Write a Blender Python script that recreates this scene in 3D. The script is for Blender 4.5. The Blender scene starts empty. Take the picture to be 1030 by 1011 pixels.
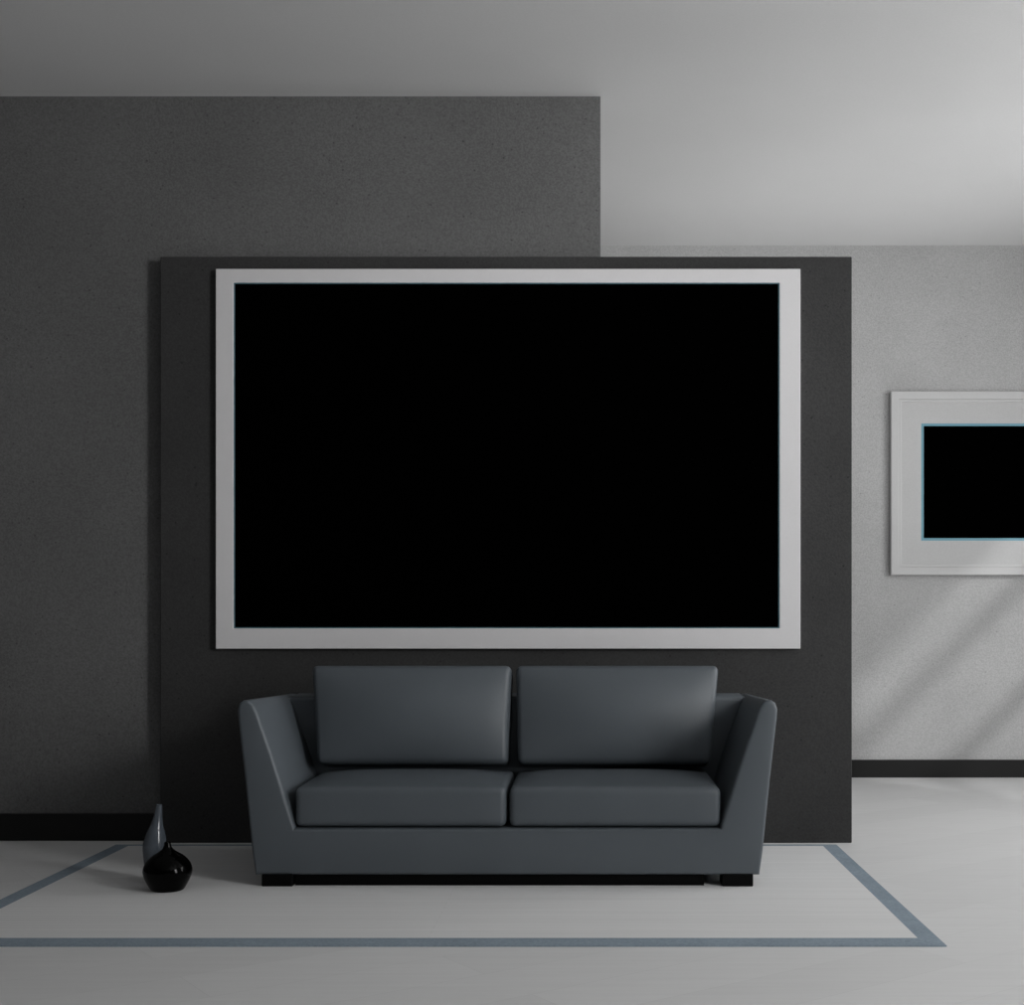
import bpy, bmesh, math
from mathutils import Vector, Matrix

scn = bpy.context.scene
COL = scn.collection
F, VX, VY = 1300.0, 593.5, 623.0          # focal length and vanishing point of the one-point view (px of a 1030x1011 frame)
CAM_H = 1.0

# ------------------------------------------------------------------ materials
def srgb(v):
    v /= 255.0
    return v / 12.92 if v <= 0.04045 else ((v + 0.055) / 1.055) ** 2.4

def new_mat(name, col, rough=0.6, spec=0.5):
    m = bpy.data.materials.new(name); m.use_nodes = True
    b = m.node_tree.nodes['Principled BSDF']
    b.inputs['Base Color'].default_value = (*col, 1)
    b.inputs['Roughness'].default_value = rough
    b.inputs['Specular IOR Level'].default_value = spec
    return m, m.node_tree, b

def mottled(name, col, amount=0.12, scale=3.0, rough=0.8, spec=0.2, pores=0.0, bump=0.0, fine=120.0, grain=0.08):
    """plaster / concrete / cloth: cloudy tone + fine grain + optional small pores"""
    m, nt, b = new_mat(name, col, rough, spec)
    N, L = nt.nodes, nt.links
    tc = N.new('ShaderNodeTexCoord')
    n1 = N.new('ShaderNodeTexNoise'); n1.inputs['Scale'].default_value = scale; n1.inputs['Detail'].default_value = 5
    n2 = N.new('ShaderNodeTexNoise'); n2.inputs['Scale'].default_value = fine; n2.inputs['Detail'].default_value = 2
    L.new(tc.outputs['Object'], n1.inputs['Vector']); L.new(tc.outputs['Object'], n2.inputs['Vector'])
    r1 = N.new('ShaderNodeMapRange'); r1.inputs[1].default_value = .3; r1.inputs[2].default_value = .7
    r1.inputs[3].default_value = 1 - amount; r1.inputs[4].default_value = 1 + amount
    r2 = N.new('ShaderNodeMapRange'); r2.inputs[1].default_value = .3; r2.inputs[2].default_value = .7
    r2.inputs[3].default_value = 1 - grain; r2.inputs[4].default_value = 1 + grain
    L.new(n1.outputs['Fac'], r1.inputs[0]); L.new(n2.outputs['Fac'], r2.inputs[0])
    mu = N.new('ShaderNodeMath'); mu.operation = 'MULTIPLY'
    L.new(r1.outputs[0], mu.inputs[0]); L.new(r2.outputs[0], mu.inputs[1])
    fac = mu.outputs[0]
    if pores:
        v = N.new('ShaderNodeTexVoronoi'); v.inputs['Scale'].default_value = 20.0
        v.inputs['Randomness'].default_value = 1.0
        L.new(tc.outputs['Object'], v.inputs['Vector'])
        r3 = N.new('ShaderNodeMapRange'); r3.inputs[1].default_value = .045; r3.inputs[2].default_value = .12
        r3.inputs[3].default_value = 1 - pores; r3.inputs[4].default_value = 1
        L.new(v.outputs['Distance'], r3.inputs[0])
        m2 = N.new('ShaderNodeMath'); m2.operation = 'MULTIPLY'
        L.new(fac, m2.inputs[0]); L.new(r3.outputs[0], m2.inputs[1]); fac = m2.outputs[0]
    vm = N.new('ShaderNodeVectorMath'); vm.operation = 'SCALE'
    vm.inputs[0].default_value = col
    L.new(fac, vm.inputs['Scale']); L.new(vm.outputs[0], b.inputs['Base Color'])
    if bump:
        bp = N.new('ShaderNodeBump'); bp.inputs['Strength'].default_value = bump; bp.inputs['Distance'].default_value = .002
        L.new(n2.outputs['Fac'], bp.inputs['Height']); L.new(bp.outputs[0], b.inputs['Normal'])
    return m

def planks(name, col, rough=.45, angle=0.0, plank=(1.6, .19), var=.05, spec=.35):
    """wide pale floorboards: brick pattern with faint tone steps and long grain"""
    m, nt, b = new_mat(name, col, rough, spec)
    N, L = nt.nodes, nt.links
    tc = N.new('ShaderNodeTexCoord')
    mp = N.new('ShaderNodeMapping'); mp.inputs['Rotation'].default_value = (0, 0, angle)
    L.new(tc.outputs['Object'], mp.inputs['Vector'])
    br = N.new('ShaderNodeTexBrick')
    br.inputs['Scale'].default_value = 1; br.inputs['Brick Width'].default_value = plank[0]; br.inputs['Row Height'].default_value = plank[1]
    br.inputs['Mortar Size'].default_value = .0012; br.inputs['Mortar Smooth'].default_value = .5
    br.inputs['Color1'].default_value = (1 - var,) * 3 + (1,); br.inputs['Color2'].default_value = (1 + var,) * 3 + (1,)
    br.inputs['Mortar'].default_value = (.88, .88, .88, 1); br.offset = .37
    L.new(mp.outputs[0], br.inputs['Vector'])
    mg = N.new('ShaderNodeMapping'); mg.inputs['Rotation'].default_value = (0, 0, angle); mg.inputs['Scale'].default_value = (1.2, 22, 1)
    L.new(tc.outputs['Object'], mg.inputs['Vector'])
    ng = N.new('ShaderNodeTexNoise'); ng.inputs['Scale'].default_value = 2.0; ng.inputs['Detail'].default_value = 5
    L.new(mg.outputs[0], ng.inputs['Vector'])
    r = N.new('ShaderNodeMapRange'); r.inputs[1].default_value = .3; r.inputs[2].default_value = .7
    r.inputs[3].default_value = 1 - var; r.inputs[4].default_value = 1 + var
    L.new(ng.outputs['Fac'], r.inputs[0])
    v1 = N.new('ShaderNodeVectorMath'); v1.operation = 'SCALE'; L.new(br.outputs['Color'], v1.inputs[0]); L.new(r.outputs[0], v1.inputs['Scale'])
    v2 = N.new('ShaderNodeVectorMath'); v2.operation = 'MULTIPLY'; v2.inputs[1].default_value = col
    L.new(v1.outputs[0], v2.inputs[0]); L.new(v2.outputs[0], b.inputs['Base Color'])
    return m

g = lambda v: (v, v, v)
M = {}
M['ceiling'] = mottled('ceiling_plaster', g(.67), .02, 1.2, .9, .1, grain=.02)
M['wall_pale'] = mottled('pale_concrete', g(.44), .05, 2.5, .85, .15, pores=.28, bump=.35, grain=.13)
M['wall_dark'] = mottled('dark_grey_concrete', g(.140), .10, 1.6, .85, .15, pores=.4, bump=.35, grain=.16)
M['panel'] = mottled('charcoal_concrete', g(.042), .12, 2.2, .75, .2, pores=.5, bump=.3, grain=.16)
M['floor'] = planks('pale_floorboards', g(.68), .5, math.radians(-36), (1.9, .24), .025)
M['baseboard'], _, _ = new_mat('black_skirting_paint', g(.006), .35, .3)
M['rug'] = planks('pale_woven_rug', g(.70), .9, 0, (7.0, .035), .02, .1)
M['rug_border'] = mottled('slate_blue_rug_border', (.250, .305, .355), .06, 6, .9, .1, grain=.12)
M['sofa'] = mottled('blue_grey_upholstery', (.088, .102, .115), .05, 3, .46, .42, bump=.12, fine=420, grain=.06)
M['foot'], _, _ = new_mat('black_foot_lacquer', g(.0012), .6, .1)
M['frame'] = mottled('pale_grey_frame_lacquer', (.69, .682, .69), .015, 2, .8, .1, grain=.01)
M['frame_white'] = mottled('white_frame_wood', g(.55), .02, 2, .5, .3, grain=.02)
M['mat'] = mottled('passepartout_card', g(.53), .02, 3, .9, .1, grain=.03)
M['picture'], _, _ = new_mat('matt_black_picture', g(.0004), .9, .0)
M['liner'], _, _ = new_mat('dark_teal_slip', (.055, .13, .16), .4, .4)
M['liner_pale'], _, _ = new_mat('pale_teal_slip', (.14, .33, .42), .4, .4)
M['vase_black'], _, _ = new_mat('black_glaze', g(.0006), .06, .10)
M['vase_grey'], _, _ = new_mat('blue_grey_glaze', (.085, .10, .118), .14, .5)
M['window'], _, _ = new_mat('window_frame_paint', g(.5), .5, .3)

# ------------------------------------------------------------------ mesh helpers
def box(bm, x0, x1, y0, y1, z0, z1):
    vs = [bm.verts.new((x, y, z)) for x in (x0, x1) for y in (y0, y1) for z in (z0, z1)]
    for f in ((0, 1, 3, 2), (4, 6, 7, 5), (0, 4, 5, 1), (2, 3, 7, 6), (0, 2, 6, 4), (1, 5, 7, 3)):
        bm.faces.new([vs[i] for i in f])

def bevel(bm, w, seg=2, ang=30):
    bmesh.ops.recalc_face_normals(bm, faces=bm.faces)
    es = [e for e in bm.edges if len(e.link_faces) == 2 and e.calc_face_angle(0) > math.radians(ang)]
    bmesh.ops.bevel(bm, geom=es, offset=w, segments=seg, profile=.5, affect='EDGES', clamp_overlap=True)

def obj(name, bm, mat, parent=None, smooth=False, loc=(0, 0, 0)):
    bmesh.ops.recalc_face_normals(bm, faces=bm.faces)
    me = bpy.data.meshes.new(name); bm.to_mesh(me); bm.free()
    me.materials.append(mat)
    if smooth:
        for p in me.polygons: p.use_smooth = True
    o = bpy.data.objects.new(name, me); COL.objects.link(o)
    o.location = loc
    if parent: o.parent = parent
    return o

def ring(bm, ox0, ox1, oz0, oz1, ix0, ix1, iz0, iz1, y0, y1):
    """rectangular picture-frame ring in the XZ plane, y0 front .. y1 back"""
    O = [(ox0, oz0), (ox1, oz0), (ox1, oz1), (ox0, oz1)]; I = [(ix0, iz0), (ix1, iz0), (ix1, iz1), (ix0, iz1)]
    V = {}
    for k, (P, y) in enumerate(((O, y0), (I, y0), (O, y1), (I, y1))):
        V[k] = [bm.verts.new((x, y, z)) for x, z in P]
    for i in range(4):
        j = (i + 1) % 4
        bm.faces.new((V[0][i], V[0][j], V[1][j], V[1][i])); bm.faces.new((V[2][i], V[3][i], V[3][j], V[2][j]))
        bm.faces.new((V[0][i], V[2][i], V[2][j], V[0][j])); bm.faces.new((V[1][i], V[1][j], V[3][j], V[3][i]))

def thing(name, loc, label, cat, group=None):
    o = bpy.data.objects.new(name, None); COL.objects.link(o); o.location = loc
    o.empty_display_size = .1
    o['label'] = label; o['category'] = cat
    if group: o['group'] = group
    return o

def tag(o, label, cat):
    o['label'] = label; o['category'] = cat; return o

def struct(name, bm, mat, label=None):
    o = obj(name, bm, mat); o['kind'] = 'structure'
    if label: o['label'] = label
    return o

# ------------------------------------------------------------------ room shell
CEIL = 3.365
YL, YB = 5.845, 8.177           # dark wall / recessed pale wall
XE = 0.047                      # where the dark wall ends and the room runs deeper
XR, XS, YF = 4.0, -4.6, -2.6    # window wall, far side wall, wall behind the viewer
T = .2

bm = bmesh.new(); box(bm, XS - T, XR + T, YF - T, YB + T, -.15, 0); struct('floor', bm, M['floor'], 'pale floorboards')
bm = bmesh.new(); box(bm, XS - T, XR + T, YF - T, YB + T, CEIL, CEIL + .15); struct('ceiling', bm, M['ceiling'], 'plain pale ceiling')
bm = bmesh.new(); box(bm, XS - T, XE, YL, YB + T, 0, CEIL); struct('wall_left', bm, M['wall_dark'], 'dark grey concrete wall on the left')
bm = bmesh.new(); box(bm, XE, XR + T, YB, YB + T, 0, CEIL); struct('wall_back', bm, M['wall_pale'], 'recessed pale concrete wall at the right')
bm = bmesh.new(); box(bm, XS - T, XS, YF - T, YL, 0, CEIL); struct('wall_side', bm, M['wall_dark'])
bm = bmesh.new(); box(bm, XS, XR + T, YF - T, YF, 0, CEIL); struct('wall_front', bm, M['wall_dark'])
# window wall, opening towards the recess at the far end
WY0, WY1, WZ0, WZ1 = 4.35, 6.75, .75, 3.12
bm = bmesh.new()
box(bm, XR, XR + T, YF, WY0, 0, CEIL); box(bm, XR, XR + T, WY1, YB, 0, CEIL)
box(bm, XR, XR + T, WY0, WY1, 0, WZ0); box(bm, XR, XR + T, WY0, WY1, WZ1, CEIL)
struct('wall_right', bm, M['wall_pale'])
bm = bmesh.new()
for z in (WZ0 + .04, 1.88, 2.59, WZ1 - .04): box(bm, XR + .06, XR + .12, WY0, WY1, z - .06, z + .06)
for y in (WY0 + .03, WY1 - .03): box(bm, XR + .05, XR + .13, y - .03, y + .03, WZ0, WZ1)
struct('window_1', bm, M['window'])
# skirting
bm = bmesh.new(); box(bm, XS, XE, YL - .015, YL, 0, .122); bevel(bm, .003, 1); struct('baseboard_left', bm, M['baseboard'], 'black baseboard under the dark wall')
bm = bmesh.new(); box(bm, XE, XR, YB - .017, YB, 0, .112); bevel(bm, .003, 1); struct('baseboard_back', bm, M['baseboard'], 'dark baseboard under the pale wall')

# ------------------------------------------------------------------ free-standing dark panel behind the sofa
bm = bmesh.new(); box(bm, -1.922, 1.171, 5.778, 5.829, 0, 2.622); bevel(bm, .004, 2)
tag(obj('wall_panel', bm, M['panel']), 'large charcoal concrete panel standing on the floor behind the sofa', 'wall panel')

# ------------------------------------------------------------------ pictures
def picture(name, label, X, Z, IX, IZ, y_wall, depth, mat_frame, liner_mat, lw, mat_ring=None, mould=None, group=None):
    cx, cz = (X[0] + X[1]) / 2, (Z[0] + Z[1]) / 2
    t = thing(name, (cx, y_wall, Z[0]), label, 'picture')
    s = lambda a, b: (a - cx, b - cx)
    x0, x1 = s(*X); z0, z1 = 0, Z[1] - Z[0]
    i0, i1 = s(*IX); k0, k1 = IZ[0] - Z[0], IZ[1] - Z[0]
    yf = -depth
    if mat_ring:
        w = mould
        bm = bmesh.new(); ring(bm, x0, x1, z0, z1, x0 + w, x1 - w, z0 + w, z1 - w, yf, -.001); bevel(bm, .004, 2)
        obj('frame', bm, mat_frame, t)
        bm = bmesh.new(); a = w; c = w + .018
        ring(bm, x0 + a, x1 - a, z0 + a, z1 - a, x0 + c, x1 - c, z0 + c, z1 - c, yf + .007, -.002); bevel(bm, .003, 2)
        obj('inner_moulding', bm, mat_frame, t)
        bm = bmesh.new(); ring(bm, x0 + w, x1 - w, z0 + w, z1 - w, i0, i1, k0, k1, yf + .012, -.004)
        obj('passepartout', bm, mat_ring, t)
        yl = yf + .0125
    else:
        bm = bmesh.new(); ring(bm, x0, x1, z0, z1, i0, i1, k0, k1, yf, -.001); bevel(bm, .0025, 2)
        obj('frame', bm, mat_frame, t); yl = yf + .002
    bm = bmesh.new(); ring(bm, i0, i1, k0, k1, i0 + lw, i1 - lw, k0 + lw, k1 - lw, yl, -.005)
    o = obj('inner_slip', bm, liner_mat, t); o['label'] = 'thin teal inner edge'
    bm = bmesh.new(); box(bm, i0 + lw - .001, i1 - lw + .001, yl + .004, -.003, k0 + lw - .001, k1 - lw + .001)
    o = obj('picture_sheet', bm, M['picture'], t); o['label'] = 'blank black picture'
    return t

picture('framed_picture', 'large black picture in flat pale grey frame on charcoal panel above the sofa',
        (-1.665, .936), (.869, 2.559), (-1.585, .843), (.960, 2.497), 5.778, .03, M['frame'], M['liner'], .0048)
picture('framed_picture', 'smaller black picture with wide pale mat and white frame on the pale right-hand wall',
        (1.896, 3.50), (1.279, 2.436), (2.088, 3.308), (1.496, 2.235), YB, .04, M['frame_white'], M['liner_pale'], .016, M['mat'], .05)

# ------------------------------------------------------------------ rug
RX0, RX1, RY0, RY1 = -2.096, 1.089, 3.945, 5.716
IX0, IX1, IY0, IY1 = -2.030, 1.024, 4.040, 5.682
rug = thing('area_rug', ((RX0 + RX1) / 2, (RY0 + RY1) / 2, 0), 'pale grey rug with slate blue border band under the sofa and vases', 'rug')
cx, cy = rug.location.x, rug.location.y
bm = bmesh.new(); box(bm, IX0 - cx, IX1 - cx, IY0 - cy, IY1 - cy, 0, .004)
obj('field', bm, M['rug'], rug)
bm = bmesh.new()
O = [(RX0, RY0), (RX1, RY0), (RX1, RY1), (RX0, RY1)]; I = [(IX0, IY0), (IX1, IY0), (IX1, IY1), (IX0, IY1)]
V = [[bm.verts.new((x - cx, y - cy, z)) for x, y in P] for P in (O, I) for z in (0, .004)]
for i in range(4):
    j = (i + 1) % 4
    bm.faces.new((V[1][i], V[1][j], V[3][j], V[3][i])); bm.faces.new((V[0][i], V[2][i], V[2][j], V[0][j]))
    bm.faces.new((V[0][i], V[0][j], V[1][j], V[1][i])); bm.faces.new((V[2][i], V[3][i], V[3][j], V[2][j]))
o = obj('border', bm, M['rug_border'], rug); o['label'] = 'slate blue border band'

# ------------------------------------------------------------------ sofa
def soft_box(hx, hy, hz, r, bulge_top=0, bulge_front=0, n=10, k=4):
    """pillow: rounded box with crowned faces (front is -y)"""
    def ticks(h):
        e = [-h + r * (1 - math.cos(math.pi / 2 * i / k)) for i in range(k)]
        m = [-(h - r) + 2 * (h - r) * i / n for i in range(n + 1)]
        return e + m + [-a for a in reversed(e)]
    H = (hx, hy, hz); bm = bmesh.new()
    def proj(p):
        c = [max(-(H[i] - r), min(H[i] - r, p[i])) for i in range(3)]
        d = Vector([p[i] - c[i] for i in range(3)])
        if d.length > 0: d = d.normalized() * r
        q = Vector(c) + d
        u, v, w = q.x / hx, q.y / hy, q.z / hz
        z = q.z + bulge_top * max(0, w) * (1 - u ** 4) * (1 - v * v)
        y = q.y - bulge_front * max(0, -v) * (1 - u * u) * (1 - w * w)
        return (q.x, y, z)
    for ax in range(3):
        a, b = [i for i in range(3) if i != ax]
        ta, tb = ticks(H[a]), ticks(H[b])
        for s in (-1, 1):
            grid = []
            for x in ta:
                row = []
                for y in tb:
                    p = [0, 0, 0]; p[ax] = s * H[ax]; p[a] = x; p[b] = y
                    row.append(bm.verts.new(proj(p)))
                grid.append(row)
            for i in range(len(ta) - 1):
                for j in range(len(tb) - 1):
                    bm.faces.new((grid[i][j], grid[i + 1][j], grid[i + 1][j + 1], grid[i][j + 1]))
    bmesh.ops.remove_doubles(bm, verts=bm.verts, dist=1e-5)
    return bm

SX, SY0, SY1, RZ = -.308, 4.815, 5.61, .004
sofa = thing('sofa', (SX, (SY0 + SY1) / 2, RZ), 'blue grey two-seat sofa with flared arms standing on the rug', 'sofa')
hy = (SY1 - SY0) / 2
# one upholstered shell: base rail and both flared arms
half = [(.940, .047), (.952, .13), (.979, .40), (1.005, .630), (1.007, .664), (1.000, .687), (.985, .698), (.966, .698), (.948, .684),
        (.934, .656), (.914, .598), (.880, .500), (.842, .380), (.815, .290), (.794, .2185)]
prof = [(x, z - RZ) for x, z in half] + [(-x, z - RZ) for x, z in reversed(half)]
bm = bmesh.new()
fr = [bm.verts.new((x, -hy, z)) for x, z in prof]; bk = [bm.verts.new((x, hy, z if z < .4 else z - .07 * (z - .4))) for x, z in prof]
bm.faces.new(fr); bm.faces.new(list(reversed(bk)))
for i in range(len(prof)):
    j = (i + 1) % len(prof); bm.faces.new((fr[i], bk[i], bk[j], fr[j]))
bmesh.ops.recalc_face_normals(bm, faces=bm.faces)
rim = [e for e in bm.edges if abs(e.verts[0].co.y - e.verts[1].co.y) < 1e-6]
bmesh.ops.bevel(bm, geom=rim, offset=.013, segments=4, profile=.5, affect='EDGES', clamp_overlap=True)
bmesh.ops.triangulate(bm, faces=[f for f in bm.faces if len(f.verts) > 4])
body = obj('body', bm, M['sofa'], sofa)
for p in body.data.polygons: p.use_smooth = True
body.data.set_sharp_from_angle(angle=math.radians(32))
# upright back between the arms
bm = bmesh.new()
yb0, yb1 = 5.40 - (SY0 + SY1) / 2, hy - .004
vs = []
for y, top in ((yb0, .678), (yb1, .681)):
    vs.append([bm.verts.new((x, y, z - RZ)) for x, z in ((-.86, .20), (.86, .20), (.965, top), (-.965, top))])
bm.faces.new(vs[0]); bm.faces.new(list(reversed(vs[1])))
for i in range(4):
    j = (i + 1) % 4; bm.faces.new((vs[0][i], vs[1][i], vs[1][j], vs[0][j]))
bevel(bm, .018, 4)
obj('backrest', bm, M['sofa'], sofa, True).data.set_sharp_from_angle(angle=math.radians(40))
# cushions
yc = (SY0 + SY1) / 2
for s in (-1, 1):
    bm = soft_box(.3955, .275, .075, .024, bulge_top=.028, bulge_front=.006)
    obj('seat_cushion', bm, M['sofa'], sofa, True, (s * .4015, 4.832 + .275 - yc, .222 + .075 - RZ))
for s, hw, cxo in ((-1, .412, -.4265), (1, .418, .4205)):
    bm = soft_box(hw, .075, .203, .026, bulge_front=.058)
    for v in bm.verts:                                  # a little narrower at its foot, mostly on the arm side
        k = 1 - (v.co.z + .203) / .406
        v.co.x *= 1 - k * (.03 + .07 * max(0, s * v.co.x / hw))
    o = obj('back_cushion', bm, M['sofa'], sofa, True, (cxo, 5.285 - yc + .06, .599 - RZ))
    o.rotation_euler = (math.radians(-12), 0, 0)
# block feet
for sx in (-1, 1):
    for sy in (-1, 1):
        bm = bmesh.new(); box(bm, -.058, .058, -.05, .05, 0, .046); bevel(bm, .003, 1)
        obj('foot', bm, M['foot'], sofa, False, (sx * .858, sy * (hy - .05), 0))
bm = bmesh.new(); box(bm, -.795, .735, .022 - hy, .10 - hy, 0, .047)  # black block between the feet under the base, short of the right foot
obj('under_base_block', bm, M['foot'], sofa)
# ------------------------------------------------------------------ vases
def lathe(pts, seg=64):
    """pts: (radius, z, x_offset) from the base up; closed shell with an open mouth"""
    bm = bmesh.new(); rows = []
    for r, z, dx in pts:
        rows.append([bm.verts.new((dx + r * math.cos(2 * math.pi * i / seg), r * math.sin(2 * math.pi * i / seg), z)) for i in range(seg)])
    for a, b in zip(rows, rows[1:]):
        for i in range(seg):
            j = (i + 1) % seg; bm.faces.new((a[i], a[j], b[j], b[i]))
    bm.faces.new(list(reversed(rows[0]))); bm.faces.new(rows[-1])
    return bm

def smooth_profile(ctrl, n=48):
    """Catmull-Rom through control rows"""
    out = []
    P = [ctrl[0]] + ctrl + [ctrl[-1]]
    per = max(2, n // (len(ctrl) - 1))
    for i in range(1, len(P) - 2):
        for k in range(per):
            t = k / per
            out.append(tuple(.5 * (2 * b + (c - a) * t + (2 * a - 5 * b + 4 * c - d) * t * t + (3 * b - a - 3 * c + d) * t ** 3)
                             for a, b, c, d in zip(P[i - 1], P[i], P[i + 1], P[i + 2])))
    out.append(ctrl[-1])
    return out

u = .000605
black = [(a * u, b * u * .955, 0) for a, b in ((93, 0), (103, 12), (131, 66), (143, 104), (145, 132), (131, 172), (97, 212), (57, 239), (39, 254), (27, 268), (21, 286), (18, 304))]
prof = smooth_profile(black) + [(.0085, .1765, 0), (.0065, .170, 0), (.012, .145, 0)]
tag(obj('round_vase', lathe(prof), M['vase_black'], None, True, (-1.556, 4.760, RZ)),
    'squat round glossy black vase with tiny neck, in front of the grey bottle vase', 'vase')
u = .000628
grey = [(a * u, b * u * .98, c * u) for a, b, c in ((36, 0, 0), (44, 10, 0), (57, 90, 0), (66, 180, 0), (69, 225, 2), (64, 262, 5), (53, 308, 9), (37, 352, 15), (25, 410, 23), (20, 450, 28), (18, 470, 29), (20, 478, 29))]
prof = smooth_profile(grey) + [(.0105, .294, .0182), (.009, .284, .0182), (.012, .250, .0145)]
tag(obj('bottle_vase', lathe(prof), M['vase_grey'], None, True, (-1.652, 4.900, RZ)),
    'tall slim blue-grey glazed bottle vase behind the round black vase', 'vase')

# ------------------------------------------------------------------ light
def area(name, loc, rot, sx, sy, power, spread=180, col=(1, 1, 1)):
    l = bpy.data.lights.new(name, 'AREA'); l.shape = 'RECTANGLE'; l.size = sx; l.size_y = sy; l.energy = power; l.color = col
    l.spread = math.radians(spread)
    o = bpy.data.objects.new(name, l); COL.objects.link(o); o.location = loc; o.rotation_euler = rot
    return o
R = math.radians
# added key lamp just inside the solid right wall
area('right_key_fill', (XR - .02, 1.3, 1.95), (0, R(90), 0), 2.3, 1.2, 111)
# daylight at the far window, outside its bars
area('window_daylight', (XR + .22, (WY0 + WY1) / 2, (WZ0 + WZ1) / 2), (0, R(90), 0), 2.3, 2.3, 100)
# added bodiless lamp facing up behind the panel, brightens the recess ceiling
area('recess_ceiling_fill', (1.15, 7.2, 1.2), (R(180), 0, 0), 2.5, 1.5, 4.8, 95)
# added unseen fill lamp near the right wall, aimed at the dark wall
o = area('dark_wall_fill', (3.9, 1.2, 2.75), (0, 0, 0), .9, 1.0, 18, 60)
o.rotation_euler = (Vector((-.15, 5.85, 2.5)) - Vector((3.9, 1.2, 2.75))).to_track_quat('-Z', 'Y').to_euler()
sun = bpy.data.lights.new('sun', 'SUN'); sun.energy = .8; sun.angle = R(2.2)
so = bpy.data.objects.new('sun', sun); COL.objects.link(so)
so.rotation_euler = Vector((-1, 1.5, -1)).to_track_quat('-Z', 'Y').to_euler()

w = bpy.data.worlds.new('world'); w.use_nodes = True
w.node_tree.nodes['Background'].inputs[0].default_value = (.9, .9, .9, 1)
w.node_tree.nodes['Background'].inputs[1].default_value = .5
scn.world = w

# ------------------------------------------------------------------ camera
cam = bpy.data.cameras.new('camera'); co = bpy.data.objects.new('camera', cam); COL.objects.link(co)
co.location = (0, 0, CAM_H); co.rotation_euler = (R(90), 0, 0)
cam.sensor_fit = 'HORIZONTAL'; cam.sensor_width = 36
cam.lens = 36 * F / 1030
cam.shift_x = -(VX - 515) / 1030; cam.shift_y = (VY - 505.5) / 1030
cam.clip_end = 100
scn.camera = co

scn.view_settings.view_transform = 'Standard'; scn.view_settings.look = 'None'
scn.view_settings.exposure = 0; scn.view_settings.gamma = 1; scn.view_settings.use_curve_mapping = False
scn.cycles.use_denoising = True
